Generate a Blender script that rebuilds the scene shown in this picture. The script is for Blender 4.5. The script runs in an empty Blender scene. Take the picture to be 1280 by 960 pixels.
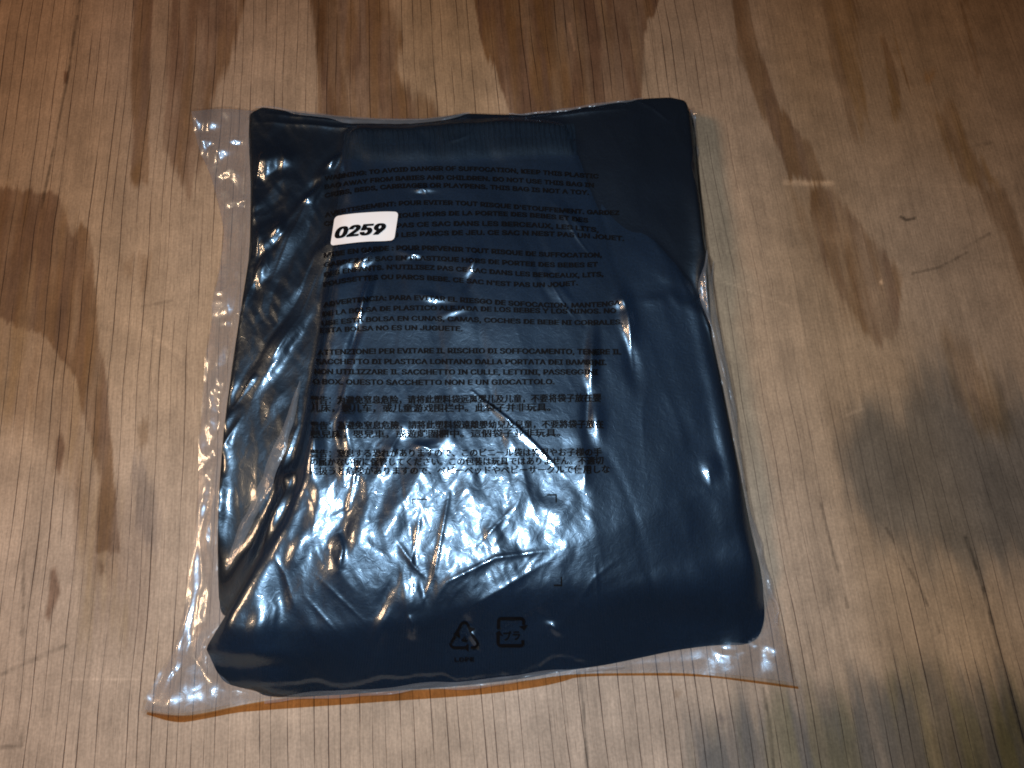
import bpy, math
import numpy as np

# ------------------------------------------------------------------ camera, light, exposure
SC = bpy.context.scene
COL = SC.collection
TH = math.radians(18.4)            # tilt of the camera from straight down
FPX = 1000.0                       # focal length in photo pixels (1280 wide)
DIST = 0.4415                      # camera to the point of the table in the middle of the frame
RGT = np.array([1.0, 0.0, 0.0])
FWD = np.array([0.0, math.sin(TH), -math.cos(TH)])
UPV = np.array([0.0, math.cos(TH), math.sin(TH)])
CAM = -FWD * DIST

cam_d = bpy.data.cameras.new('camera')
cam_d.sensor_width = 36.0
cam_d.lens = 36.0 * FPX / 1280.0
cam_d.clip_start = 0.01
cam_d.clip_end = 50.0
cam = bpy.data.objects.new('camera', cam_d)
COL.objects.link(cam)
cam.location = CAM
cam.rotation_euler = (TH, 0.0, 0.0)
SC.camera = cam

world = bpy.data.worlds.new('World')
SC.world = world
world.use_nodes = True
bg = world.node_tree.nodes['Background']
bg.inputs['Color'].default_value = (0.55, 0.52, 0.52, 1)
bg.inputs['Strength'].default_value = 0.04


def aim(o, target):
    from mathutils import Vector
    d = Vector(target) - o.location
    o.rotation_euler = d.to_track_quat('-Z', 'Y').to_euler()


# the camera's flash, above and left of the lens
fl_d = bpy.data.lights.new('flash', 'SPOT')
fl_d.energy = 7.6
fl_d.color = (0.80, 0.90, 1.0)
fl_d.spot_size = math.radians(118)
fl_d.spot_blend = 0.9
fl_d.shadow_soft_size = 0.009
fl = bpy.data.objects.new('flash', fl_d)
COL.objects.link(fl)
fl.location = CAM + UPV * 0.082 - RGT * 0.045
aim(fl, (-0.03, -0.11, 0.0))

# warm room lamp to the left
wl_d = bpy.data.lights.new('room_lamp', 'AREA')
wl_d.shape = 'DISK'
wl_d.size = 0.27
wl_d.energy = 7.2
wl_d.color = (1.0, 0.54, 0.29)
wl = bpy.data.objects.new('room_lamp', wl_d)
COL.objects.link(wl)
wl.location = (-0.98, 0.02, 1.0)
aim(wl, (0.0, 0.0, 0.0))

SC.view_settings.view_transform = 'Standard'
SC.view_settings.look = 'None'
SC.view_settings.exposure = 0.0
SC.view_settings.gamma = 1.0
SC.render.engine = 'CYCLES'
SC.render.resolution_x, SC.render.resolution_y = 1024, 768
SC.cycles.filter_width = 1.8
SC.cycles.caustics_reflective = False
SC.cycles.caustics_refractive = False
SC.cycles.transparent_max_bounces = 16
SC.cycles.sample_clamp_indirect = 4.0

# ------------------------------------------------------------------ helpers
def unproj(px, py, z=0.0):
    px = np.asarray(px, float); py = np.asarray(py, float); z = np.asarray(z, float)
    a = (px - 640.0) / FPX
    b = (480.0 - py) / FPX
    dx = a * RGT[0] + b * UPV[0] + FWD[0]
    dy = a * RGT[1] + b * UPV[1] + FWD[1]
    dz = a * RGT[2] + b * UPV[2] + FWD[2]
    t = (z - CAM[2]) / dz
    return CAM[0] + t * dx, CAM[1] + t * dy


def proj(x, y, z=0.0):
    vx, vy, vz = x - CAM[0], y - CAM[1], z - CAM[2]
    d = vx * FWD[0] + vy * FWD[1] + vz * FWD[2]
    u = vx * RGT[0] + vy * RGT[1] + vz * RGT[2]
    v = vx * UPV[0] + vy * UPV[1] + vz * UPV[2]
    return 640.0 + FPX * u / d, 480.0 - FPX * v / d


def wpoly(pts, z=0.0):
    p = np.array(pts, float)
    x, y = unproj(p[:, 0], p[:, 1], z)
    return np.stack([x, y], 1)


def hash2(ix, iy, seed):
    h = (ix.astype(np.int64) * 374761393 + iy.astype(np.int64) * 668265263 + seed * 974634777) & 0xFFFFFFFF
    h = ((h ^ (h >> 13)) * 1274126177) & 0xFFFFFFFF
    h = ((h ^ (h >> 16)) * 2246822519) & 0xFFFFFFFF
    return ((h ^ (h >> 15)) & 0xFFFFFF) / float(0xFFFFFF)


def vnoise(x, y, seed):
    ix = np.floor(x); iy = np.floor(y)
    fx = x - ix; fy = y - iy
    fx = fx * fx * fx * (fx * (fx * 6 - 15) + 10); fy = fy * fy * fy * (fy * (fy * 6 - 15) + 10)
    a = hash2(ix, iy, seed); b = hash2(ix + 1, iy, seed)
    c = hash2(ix, iy + 1, seed); d = hash2(ix + 1, iy + 1, seed)
    return (a + (b - a) * fx) * (1 - fy) + (c + (d - c) * fx) * fy


def tnoise(x, y, seed):
    """piecewise flat noise: random heights on a triangle lattice, so flat facets meet in sharp creases"""
    sk = (x + y) * 0.3660254
    i = np.floor(x + sk); j = np.floor(y + sk)
    un = (i + j) * 0.2113249
    x0 = x - (i - un); y0 = y - (j - un)
    up = x0 > y0
    i1 = np.where(up, 1.0, 0.0); j1 = 1 - i1
    # barycentric weights in the skewed cell
    fx = x + sk - i; fy = y + sk - j
    w2 = np.minimum(fx, fy); w1 = np.abs(fx - fy); w0 = 1 - np.maximum(fx, fy)
    return w0 * hash2(i, j, seed) + w1 * hash2(i + i1, j + j1, seed) + w2 * hash2(i + 1, j + 1, seed)


def fbm(x, y, seed, octv=3):
    s = 0.0; a = 1.0; n = 0.0
    for k in range(octv):
        s = s + a * vnoise(x, y, seed + 17 * k); n += a
        x = x * 2.03 + 3.7; y = y * 2.03 - 1.9; a *= 0.5
    return s / n


def sstep(a, b, x):
    t = np.clip((x - a) / (b - a), 0, 1)
    return t * t * (3 - 2 * t)


def seg_dist(x, y, p, q):
    vx, vy = q[0] - p[0], q[1] - p[1]
    L2 = vx * vx + vy * vy + 1e-18
    t = np.clip(((x - p[0]) * vx + (y - p[1]) * vy) / L2, 0, 1)
    dx, dy = x - (p[0] + t * vx), y - (p[1] + t * vy)
    return np.sqrt(dx * dx + dy * dy), t, (x - p[0]) * vy - (y - p[1]) * vx


def poly_sd(x, y, poly):
    """signed distance, positive inside"""
    d = np.full(x.shape, 1e9); ins = np.zeros(x.shape, bool)
    n = len(poly)
    for i in range(n):
        p, q = poly[i], poly[(i + 1) % n]
        d = np.minimum(d, seg_dist(x, y, p, q)[0])
        c = (p[1] > y) != (q[1] > y)
        xi = (q[0] - p[0]) * (y - p[1]) / (q[1] - p[1] + 1e-18) + p[0]
        ins ^= c & (x < xi)
    return np.where(ins, d, -d)


def smooth_closed(pts, n, it=2):
    p = np.array(pts, float)
    for _ in range(it):                                    # Chaikin corner cutting
        q = np.roll(p, -1, 0)
        p = np.stack([0.8 * p + 0.2 * q, 0.2 * p + 0.8 * q], 1).reshape(-1, 2)
    q = np.vstack([p, p[:1]])
    s = np.r_[0, np.cumsum(np.hypot(*np.diff(q, axis=0).T))]
    t = np.linspace(0, s[-1], n, endpoint=False)
    return np.stack([np.interp(t, s, q[:, 0]), np.interp(t, s, q[:, 1])], 1)


def resample(pts, n):
    p = np.array(pts, float)
    for _ in range(2):
        a = 0.75 * p[:-1] + 0.25 * p[1:]; b = 0.25 * p[:-1] + 0.75 * p[1:]
        m = np.stack([a, b], 1).reshape(-1, 2)
        p = np.vstack([p[:1], m, p[-1:]])
    s = np.r_[0, np.cumsum(np.hypot(*np.diff(p, axis=0).T))]
    t = np.linspace(0, s[-1], n)
    return np.stack([np.interp(t, s, p[:, 0]), np.interp(t, s, p[:, 1])], 1)


def add_mesh(name, verts, faces, mat, parent=None, smooth=True):
    me = bpy.data.meshes.new(name)
    v = np.ascontiguousarray(verts, np.float32)
    me.vertices.add(len(v)); me.vertices.foreach_set('co', v.ravel())
    f = np.ascontiguousarray(faces, np.int32)
    k = f.shape[1]
    me.loops.add(f.size); me.loops.foreach_set('vertex_index', f.ravel())
    me.polygons.add(len(f))
    me.polygons.foreach_set('loop_start', np.arange(0, f.size, k, dtype=np.int32))
    me.polygons.foreach_set('loop_total', np.full(len(f), k, np.int32))
    me.polygons.foreach_set('use_smooth', np.full(len(f), smooth))
    me.update(calc_edges=True); me.validate()
    me.materials.append(mat)
    o = bpy.data.objects.new(name, me)
    COL.objects.link(o)
    if parent is not None:
        o.parent = parent
        o.matrix_parent_inverse = parent.matrix_basis.inverted()
    return o


def grid_faces(nu, nv):
    i = np.arange((nu - 1) * (nv - 1)); r, c = i // (nv - 1), i % (nv - 1)
    a = r * nv + c
    return np.stack([a, a + nv, a + nv + 1, a + 1], 1)


def empty(name, loc, label, cat, group=None):
    e = bpy.data.objects.new(name, None)
    COL.objects.link(e)
    e.location = loc
    e['label'] = label; e['category'] = cat
    if group: e['group'] = group
    return e


class NT:
    def __init__(self, name):
        self.m = bpy.data.materials.new(name); self.m.use_nodes = True
        self.t = self.m.node_tree; self.t.nodes.clear()
        self.out = self.t.nodes.new('ShaderNodeOutputMaterial')

    def n(self, typ, **kw):
        nd = self.t.nodes.new('ShaderNode' + typ)
        for k, v in kw.items():
            if k == 'ins':
                for kk, vv in v.items():
                    s = nd.inputs[kk]
                    if isinstance(vv, bpy.types.NodeSocket): self.t.links.new(vv, s)
                    else: s.default_value = vv
            else: setattr(nd, k, v)
        return nd

    def math(self, op, a, b=0.0, clamp=False):
        nd = self.n('Math', operation=op, use_clamp=clamp, ins={0: a, 1: b}); return nd.outputs[0]

    def mixc(self, bt, fac, a, b):
        nd = self.n('Mix', data_type='RGBA', blend_type=bt)
        for i, v in ((0, fac), (6, a), (7, b)):
            s = nd.inputs[i]
            if isinstance(v, bpy.types.NodeSocket): self.t.links.new(v, s)
            else: s.default_value = v
        return nd.outputs[2]

    def mr(self, v, a, b, c=0.0, d=1.0, smooth=False):
        nd = self.n('MapRange', ins={0: v, 1: a, 2: b, 3: c, 4: d})
        if smooth: nd.interpolation_type = 'SMOOTHSTEP'
        return nd.outputs[0]

    def link(self, a, b): self.t.links.new(a, b)


# ------------------------------------------------------------------ plywood table
GR = -math.atan(0.0757)             # grain runs slightly to the left going away from the camera
gx, gy = math.sin(GR), math.cos(GR)


def axis(lo, hi, step, far, nfar):
    mid = np.arange(lo, hi + step / 2, step)
    g = np.cumsum(np.geomspace(step, far, nfar))
    return np.r_[(lo - g)[::-1], mid, hi + g]


TX = axis(-0.330, 0.340, 0.00088, 0.12, 22)
TY = axis(-0.235, 0.32, 0.00100, 0.12, 22)
X, Y = np.meshgrid(TX, TY, indexing='ij')
PX, PY = proj(X, Y, 0.0)
uu = (X * gy - Y * gx) * 1000.0     # mm across the grain
vv = (X * gx + Y * gy) * 1000.0     # mm along the grain

base = np.empty(X.shape + (3,))
base[:] = (0.325, 0.215, 0.118)
# slow drift between honey brown and paler, greyer boards
pale = np.array((0.41, 0.325, 0.25))
w = sstep(0.35, 0.75, fbm(uu / 120, vv / 400, 3)) * 0.4
w = np.clip(w + 0.62 * sstep(420, 780, PY) * sstep(1150, 800, PX) + 0.20 * sstep(500, 150, PX), 0, 1)
base = base * (1 - w[..., None]) + pale * w[..., None]
band = fbm(uu / 9.0, vv / 260.0, 8, 3) - 0.5
base *= (1 + 0.30 * band)[..., None]
base *= (1 + 0.22 * (fbm(uu / 35.0, vv / 60.0, 21, 4) - 0.5))[..., None]
jag = (vnoise(uu / 1.3, vv / 30.0, 31) - 0.5) * 9 + (vnoise(uu / 4, vv / 60.0, 33) - 0.5) * 10   # ragged edge, photo px
VS = 0.42                            # stains fray along the grain, so distances count less that way


cloud = (fbm(uu / 16, vv / 60, 71, 4) - 0.5)


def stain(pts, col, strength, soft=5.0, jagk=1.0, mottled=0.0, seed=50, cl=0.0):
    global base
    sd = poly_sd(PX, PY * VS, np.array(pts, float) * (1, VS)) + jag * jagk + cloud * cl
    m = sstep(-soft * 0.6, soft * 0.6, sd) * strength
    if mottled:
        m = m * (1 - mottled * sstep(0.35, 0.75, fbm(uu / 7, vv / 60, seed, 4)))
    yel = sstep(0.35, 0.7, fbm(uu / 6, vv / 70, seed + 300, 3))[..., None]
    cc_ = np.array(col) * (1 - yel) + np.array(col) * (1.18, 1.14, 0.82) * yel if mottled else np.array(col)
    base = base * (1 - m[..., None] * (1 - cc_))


BR = (0.40, 0.305, 0.265)
BR2 = (0.58, 0.49, 0.40)
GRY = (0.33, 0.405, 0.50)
stain([(380, -260), (388, 0), (394, 60), (402, 180), (560, 180), (548, 140), (514, 110), (497, 84), (506, 50), (489, 0), (470, -300)], BR, 0.90, 8, 0.8, 0.35, 51)
stain([(380, -260), (388, 0), (394, 60), (402, 180), (440, 180), (425, 60), (420, 0), (410, -260)], BR, 0.6, 2.5, 0.25, 0.3, 51)
stain([(560, -260), (592, 0), (599, 42), (612, 76), (634, 127), (655, 200), (790, 200), (789, 127), (802, 122), (806, 42), (824, 0), (860, -260)], BR, 0.97, 2.5, 0.4, 0.3, 52)
stain([(168, -220), (166, 0), (164, 120), (163, 230), (186, 230), (188, 100), (191, 0), (196, -200)], BR, 0.75, 4, 0.5, 0.3, 53)
stain([(212, -220), (213, 0), (206, 110), (203, 190), (240, 250), (255, 190), (262, 125), (279, 92), (295, 43), (305, 0), (330, -200)], BR, 0.80, 6, 0.7, 0.5, 54)
stain([(-200, 225), (0, 235), (60, 240), (75, 244), (79, 262), (92, 297), (102, 278), (112, 292), (119, 340), (121, 374), (123, 430), (133, 472), (138, 545), (144, 612), (150, 690), (120, 690), (124, 600), (112, 540), (92, 470), (60, 425), (0, 400), (-200, 400)], BR, 0.78, 2.5, 0.32, 0.40, 55)
stain([(-200, 236), (0, 238), (70, 250), (100, 300), (116, 345), (122, 430), (134, 540), (146, 660), (150, 720), (112, 720), (80, 600), (40, 545), (0, 520), (-200, 520)], BR2, 0.62, 22, 1.0, 0.45, 155)
stain([(90, 600), (150, 600), (196, 640), (190, 800), (100, 800)], (0.60, 0.56, 0.55), 0.55, 26, 1.5, 0.2, 56)
stain([(900, -200), (916, 0), (922, 66), (949, 131), (975, 190), (988, 226), (1032, 226), (1008, 177), (975, 131), (950, 66), (936, 0), (925, -200)], BR, 0.80, 3, 0.4, 0.35, 57)
stain([(1014, 236), (1040, 238), (1078, 283), (1106, 313), (1128, 345), (1124, 400), (1118, 425), (1100, 430), (1080, 415), (1050, 370), (1028, 320), (1012, 270)], BR, 0.74, 4, 0.55, 0.5, 58)
stain([(985, 232), (1020, 236), (1040, 300), (1075, 380), (1085, 420), (1060, 410), (1020, 340), (995, 280)], BR2, 0.5, 14, 1.0, 0.6, 258)
stain([(1024, -100), (1030, 10), (1044, 82), (1062, 130), (1073, 164), (1083, 160), (1083, 98), (1070, 10), (1064, -100)], BR2, 0.75, 10, 1.4, 0.5, 59)
stain([(1104, 52), (1120, 60), (1128, 98), (1124, 146), (1114, 146), (1108, 100)], BR2, 0.75, 8, 1.4, 0.4, 60)
stain([(1130, 90), (1168, 150), (1204, 223), (1246, 228), (1208, 184), (1191, 128), (1182, 130), (1176, 150)], BR2, 0.72, 6, 1.0, 0.3, 61)
stain([(1224, 236), (1254, 240), (1282, 305), (1330, 420), (1300, 420), (1258, 314)], BR2, 0.72, 6, 1.0, 0.3, 62)
stain([(1190, -150), (1201, 0), (1212, 52), (1222, 92), (1226, 92), (1214, 40), (1207, 0), (1204, -150)], BR2, 0.6, 4, 0.8, 0.2, 63)
stain([(1010, 460), (1060, 520), (1090, 600), (1120, 660), (1090, 660), (1050, 560)], BR2, 0.15, 20, 1.5)
stain([(1178, 425), (1215, 440), (1250, 500), (1262, 540), (1225, 545), (1195, 490)], BR2, 0.65, 14, 1.2, 0.3, 64)
# grey weathering at the right and in the lower right corner
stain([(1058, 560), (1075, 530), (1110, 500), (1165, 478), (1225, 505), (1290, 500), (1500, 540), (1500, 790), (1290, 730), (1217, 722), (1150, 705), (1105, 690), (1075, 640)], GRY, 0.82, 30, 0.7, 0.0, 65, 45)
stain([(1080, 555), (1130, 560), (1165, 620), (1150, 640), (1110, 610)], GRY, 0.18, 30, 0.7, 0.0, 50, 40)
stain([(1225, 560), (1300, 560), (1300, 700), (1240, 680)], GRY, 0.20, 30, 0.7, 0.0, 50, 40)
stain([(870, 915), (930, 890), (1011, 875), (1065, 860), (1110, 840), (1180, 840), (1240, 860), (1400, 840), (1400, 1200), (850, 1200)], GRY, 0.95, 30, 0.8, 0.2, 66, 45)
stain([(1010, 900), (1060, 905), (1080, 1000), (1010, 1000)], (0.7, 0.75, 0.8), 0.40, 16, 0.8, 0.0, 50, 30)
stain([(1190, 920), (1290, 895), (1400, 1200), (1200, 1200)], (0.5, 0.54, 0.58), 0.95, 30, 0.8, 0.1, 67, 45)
stain([(166, 580), (180, 575), (200, 640), (196, 690), (170, 660)], (0.55, 0.58, 0.66), 0.65, 9, 1.2)
stain([(172, 530), (184, 528), (186, 552), (174, 556)], (0.5, 0.42, 0.32), 0.6, 6, 0.6)
# small knots, drips, pencil marks
stain([(70, 548), (76, 540), (82, 560), (74, 590), (69, 585)], BR, 0.8, 4, 0.35)
stain([(62, 712), (70, 708), (75, 740), (62, 776), (55, 772), (60, 740)], BR, 0.85, 4, 0.35)
stain([(124, 704), (131, 704), (131, 718), (125, 720)], BR, 0.7, 4, 0.4)
stain([(150, 322), (165, 325), (164, 345), (152, 344)], BR2, 0.5, 6, 0.8)
stain([(175, 318), (190, 318), (186, 360), (176, 366)], BR2, 0.55, 6, 0.8)
stain([(160, 212), (176, 208), (176, 222), (164, 228)], (0.6, 0.5, 0.25), 0.5, 6, 0.8)
stain([(1156, 88), (1168, 90), (1164, 106), (1154, 104)], (1.0, 0.66, 0.2), 0.45, 5, 0.5)
stain([(80, 90), (86, 90), (84, 104), (80, 104)], BR, 0.9, 2, 0.1)
stain([(843, 862), (850, 866), (848, 874), (842, 870)], BR2, 0.6, 3, 0.2)
stain([(898, 893), (912, 897), (906, 903), (898, 900)], (0.4, 0.4, 0.5), 0.55, 4, 0.3)


def mark(pts, wpx, dark, broken=0.0, seed=90):
    """pencil marks, cracks and scratches; wpx = half width in photo px"""
    global base
    d = np.full(X.shape, 1e9)
    for p, q in zip(pts[:-1], pts[1:]):
        d = np.minimum(d, seg_dist(PX, PY, p, q)[0])
    m = sstep(wpx * 1.6, wpx * 0.4, d + jag * 0.04)
    if broken: m = m * (1 - broken * sstep(0.45, 0.55, vnoise(uu / 4, vv / 4, seed)))
    base = base * (1 - m[..., None] * (1 - dark)) if dark <= 1 else base * (1 + m[..., None] * (dark - 1))


mark([(0, 843), (40, 826), (82, 807)], 2.6, 0.62, 0.5)
mark([(0, 934), (27, 932), (26, 920)], 2.5, 0.6, 0.3)
mark([(85, 848), (150, 850), (196, 846)], 1.4, 1.22, 0.4)
mark([(175, 410), (194, 422), (228, 445)], 1.4, 1.25, 0.3)
mark([(178, 383), (215, 376)], 1.6, 0.75, 0.3)
mark([(1126, 271), (1133, 275), (1143, 273)], 1.7, 0.35)
mark([(1140, 342), (1175, 334), (1208, 316)], 1.5, 0.6, 0.4)
mark([(1208, 308), (1237, 292)], 1.8, 0.7, 0.5)
mark([(1190, 188), (1240, 178)], 1.6, 0.75, 0.6)
mark([(982, 228), (1010, 229), (1040, 229)], 3.2, 1.5, 0.35)
mark([(1010, 227), (1120, 232), (1250, 234)], 1.3, 1.12, 0.6)
mark([(905, 352), (935, 362), (985, 382)], 1.0, 1.25, 0.4)
mark([(1058, 519), (1078, 511)], 1.6, 1.3, 0.3)
mark([(1207, 672), (1228, 730), (1246, 800), (1270, 890), (1290, 960)], 2.4, 0.38, 0.35)
mark([(1026, 630), (1044, 700), (1060, 760)], 1.4, 0.55, 0.6)
mark([(1108, 660), (1150, 735), (1175, 790)], 1.5, 0.55, 0.6)
mark([(954, 860), (962, 905), (970, 980)], 1.6, 0.45, 0.3)
mark([(724, 840), (729, 880), (735, 970)], 1.8, 0.4, 0.3)
mark([(712, 30), (718, 62)], 1.6, 1.6)
mark([(320, 880), (330, 960)], 1.2, 0.8, 0.5)
mark([(100, 0), (90, 60), (84, 100), (74, 150), (62, 210), (52, 260)], 1.6, 0.4, 0.4)
mark([(30, 690), (28, 800), (30, 830)], 1.8, 0.55, 0.5)
mark([(1101, 352), (1102, 354)], 1.6, 2.2)
base = np.clip(base, 0.02, 0.72)
chk = 0.25 + 0.75 * np.maximum(sstep(1010, 900, PX + 0.12 * (480 - PY)), sstep(430, 620, PY)) * (0.55 + 0.45 * sstep(0.35, 0.6, fbm(uu / 40, vv / 120, 99, 2)))
chk *= 0.70 + 0.50 * sstep(940, 780, PX) + 0.25 * sstep(700, 800, PY)
chk = np.clip(chk, 0, 1)

T = NT('weathered_plywood')
att = T.n('Attribute', attribute_name='wood_tone')
tc = T.n('TexCoord')
mp = T.n('Mapping', ins={'Vector': tc.outputs['Object'], 'Rotation': (0, 0, GR)})
wob = T.n('TexNoise', ins={'Vector': mp.outputs[0], 'Scale': 6.0, 'Detail': 2.0})
# across-grain coordinate with a slow wander
sep = T.n('SeparateXYZ', ins={0: mp.outputs[0]})
ucoord = T.math('ADD', sep.outputs[0], T.math('MULTIPLY', T.math('SUBTRACT', wob.outputs['Fac'], 0.5), 0.010))
comb = T.n('CombineXYZ', ins={0: T.math('MULTIPLY', ucoord, 1000.0), 1: T.math('MULTIPLY', sep.outputs[1], 22.0), 2: 0.0})
fine = T.n('TexNoise', ins={'Vector': comb.outputs[0], 'Scale': 0.75, 'Detail': 4.0, 'Roughness': 0.65})
comb2 = T.n('CombineXYZ', ins={0: T.math('MULTIPLY', ucoord, 1000.0), 1: T.math('MULTIPLY', sep.outputs[1], 160.0), 2: 3.0})
pore = T.n('TexNoise', ins={'Vector': comb2.outputs[0], 'Scale': 1.1, 'Detail': 2.0, 'Roughness': 0.6})
# thin dark checks along the grain: one dimension, random spacing, broken along their length
vor = T.n('TexVoronoi', voronoi_dimensions='1D', feature='DISTANCE_TO_EDGE', ins={'W': T.math('MULTIPLY', ucoord, 150.0), 'Scale': 1.0, 'Randomness': 0.85})
comb3 = T.n('CombineXYZ', ins={0: T.math('MULTIPLY', ucoord, 260.0), 1: T.math('MULTIPLY', sep.outputs[1], 11.0), 2: 9.0})
brk = T.n('TexNoise', ins={'Vector': comb3.outputs[0], 'Scale': 1.0, 'Detail': 3.0, 'Roughness': 0.7})
width = T.mr(brk.outputs['Fac'], 0.36, 0.60, 0.0, 0.050)
line = T.math('MULTIPLY', T.math('LESS_THAN', vor.outputs['Distance'], width), 1.0)
linef = T.mr(T.math('SUBTRACT', width, vor.outputs['Distance']), 0.0, 0.018, 0.0, 1.0)
vor2 = T.n('TexVoronoi', voronoi_dimensions='1D', feature='DISTANCE_TO_EDGE', ins={'W': T.math('MULTIPLY', ucoord, 430.0), 'Scale': 1.0, 'Randomness': 1.0})
comb4 = T.n('CombineXYZ', ins={0: T.math('MULTIPLY', ucoord, 520.0), 1: T.math('MULTIPLY', sep.outputs[1], 90.0), 2: 4.0})
brk2 = T.n('TexNoise', ins={'Vector': comb4.outputs[0], 'Scale': 1.0, 'Detail': 2.0})
width2 = T.mr(brk2.outputs['Fac'], 0.50, 0.70, 0.0, 0.07)
linef2 = T.mr(T.math('SUBTRACT', width2, vor2.outputs['Distance']), 0.0, 0.06, 0.0, 1.0)
lines = T.math('MAXIMUM', T.math('MULTIPLY', linef, att.outputs['Alpha']), T.math('MULTIPLY', linef2, 0.55))
cl = T.n('TexNoise', ins={'Vector': mp.outputs[0], 'Scale': 42.0, 'Detail': 5.0, 'Roughness': 0.65})
grit = T.n('TexNoise', ins={'Vector': mp.outputs[0], 'Scale': 700.0, 'Detail': 2.0})
c = T.mixc('MULTIPLY', 1.0, att.outputs['Color'], (1, 1, 1, 1))
val = T.math('MULTIPLY', T.mr(fine.outputs['Fac'], 0.25, 0.75, 0.82, 1.16), T.mr(pore.outputs['Fac'], 0.3, 0.7, 0.90, 1.09))
val = T.math('MULTIPLY', val, T.mr(cl.outputs['Fac'], 0.3, 0.7, 0.82, 1.16))
val = T.math('MULTIPLY', val, T.mr(grit.outputs['Fac'], 0.3, 0.7, 0.88, 1.10))
vc = T.n('CombineColor', ins={0: val, 1: val, 2: val})
c = T.mixc('MULTIPLY', 1.0, c, vc.outputs[0])
c = T.mixc('MULTIPLY', lines, c, (0.20, 0.16, 0.16, 1))
hgt = T.math('SUBTRACT', T.math('MULTIPLY', fine.outputs['Fac'], 0.4), lines)
bump = T.n('Bump', ins={'Strength': 0.35, 'Distance': 0.0006, 'Height': hgt})
bs = T.n('BsdfPrincipled', ins={'Base Color': c, 'Roughness': 0.62, 'Specular IOR Level': 0.25, 'Normal': bump.outputs[0]})
T.link(bs.outputs[0], T.out.inputs[0])
table = add_mesh('plywood_tabletop', np.stack([X, Y, np.zeros_like(X)], -1).reshape(-1, 3), grid_faces(*X.shape), T.m)
ca = table.data.color_attributes.new('wood_tone', 'FLOAT_COLOR', 'POINT')
ca.data.foreach_set('color', np.concatenate([base, chk[..., None]], -1).reshape(-1).astype(np.float32))
# slab thickness: an apron below the edge so it is a board, not a sheet of paper
table['kind'] = 'structure'
table['label'] = 'worn plywood tabletop with dark grain patches and grey stains'

# ------------------------------------------------------------------ the folded trousers: outlines
PA = [(310, 133), (375, 143), (440, 150), (520, 154), (560, 148), (585, 143), (640, 147), (700, 146), (770, 138), (858, 130),
      (866, 165), (872, 237), (878, 300), (885, 392), (900, 490), (925, 590), (938, 680), (925, 760), (800, 780), (560, 800), (380, 780),
      (294, 762), (282, 772), (268, 766), (267, 700), (273, 600), (278, 540), (290, 450), (300, 385), (311, 320), (312, 230), (309, 180)]
PB = [(425, 158), (500, 160), (580, 152), (650, 150), (722, 156), (738, 200), (790, 264), (846, 318), (885, 388), (907, 490),
      (927, 590), (945, 672), (962, 735), (965, 772), (957, 797), (940, 806), (900, 806), (853, 812), (820, 819), (764, 831), (703, 840),
      (662, 848), (581, 858), (500, 864), (420, 870), (357, 873), (322, 872), (307, 862), (296, 862), (270, 855), (256, 832), (247, 807),
      (264, 786), (303, 727), (340, 655), (367, 600), (385, 520), (400, 440), (412, 330), (418, 230)]
WA = smooth_closed(wpoly(PA, 0.008), 700)
WB = smooth_closed(wpoly(PB, 0.012), 760)

# raster used for every height (metres)
RS = 0.0005
RX0, RY0 = -0.235, -0.205
NX, NY = int(0.435 / RS), int(0.42 / RS)
rx = RX0 + np.arange(NX) * RS
ry = RY0 + np.arange(NY) * RS
GX, GY = np.meshgrid(rx, ry, indexing='ij')
GPX, GPY = proj(GX, GY, 0.018)


def sample(R, x, y):
    fx = np.clip((np.asarray(x) - RX0) / RS, 0, NX - 1.001); fy = np.clip((np.asarray(y) - RY0) / RS, 0, NY - 1.001)
    ix = fx.astype(int); iy = fy.astype(int); a = fx - ix; b = fy - iy
    return (R[ix, iy] * (1 - a) + R[ix + 1, iy] * a) * (1 - b) + (R[ix, iy + 1] * (1 - a) + R[ix + 1, iy + 1] * a) * b


def blur(R, sig_mm):
    s = sig_mm / 1000.0 / RS
    kx = np.fft.fftfreq(NX + 200); ky = np.fft.rfftfreq(NY + 200)
    P = np.pad(R, 100, mode='edge')
    g = np.exp(-2 * (np.pi * s) ** 2 * (kx[:, None] ** 2 + ky[None] ** 2))
    return np.fft.irfft2(np.fft.rfft2(P) * g, s=P.shape)[100:-100, 100:-100]


def sd_fast(poly, n=90):
    q = poly[np.linspace(0, len(poly), n, endpoint=False).astype(int)]
    # coarse raster then bilinear: the outlines are smooth
    st = 4
    xs, ys = GX[::st, ::st], GY[::st, ::st]
    d = poly_sd(xs, ys, q)
    fx = np.minimum(np.arange(NX) / st, d.shape[0] - 1.001); fy = np.minimum(np.arange(NY) / st, d.shape[1] - 1.001)
    ix = fx.astype(int); iy = fy.astype(int); a = (fx - ix)[:, None]; b = (fy - iy)[None]
    g = lambda i, j: d[np.ix_(i, j)]
    return (g(ix, iy) * (1 - a) + g(ix + 1, iy) * a) * (1 - b) + (g(ix, iy + 1) * (1 - a) + g(ix + 1, iy + 1) * a) * b


def rounded(d, r):
    t = np.clip(d / r, 0, 1)
    return np.sqrt(1 - (1 - t) ** 2)


def ramp(t):
    f = lambda q: 1.3 - np.sqrt((1 - q) ** 2 + 0.08)
    t = np.clip(t, 0, 1)
    return (f(t) - f(0.0)) / (f(1.0) - f(0.0))


def blob_(x, y, a, b):
    return np.exp(-((GPX - x) / a) ** 2 - ((GPY - y) / b) ** 2)


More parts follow.
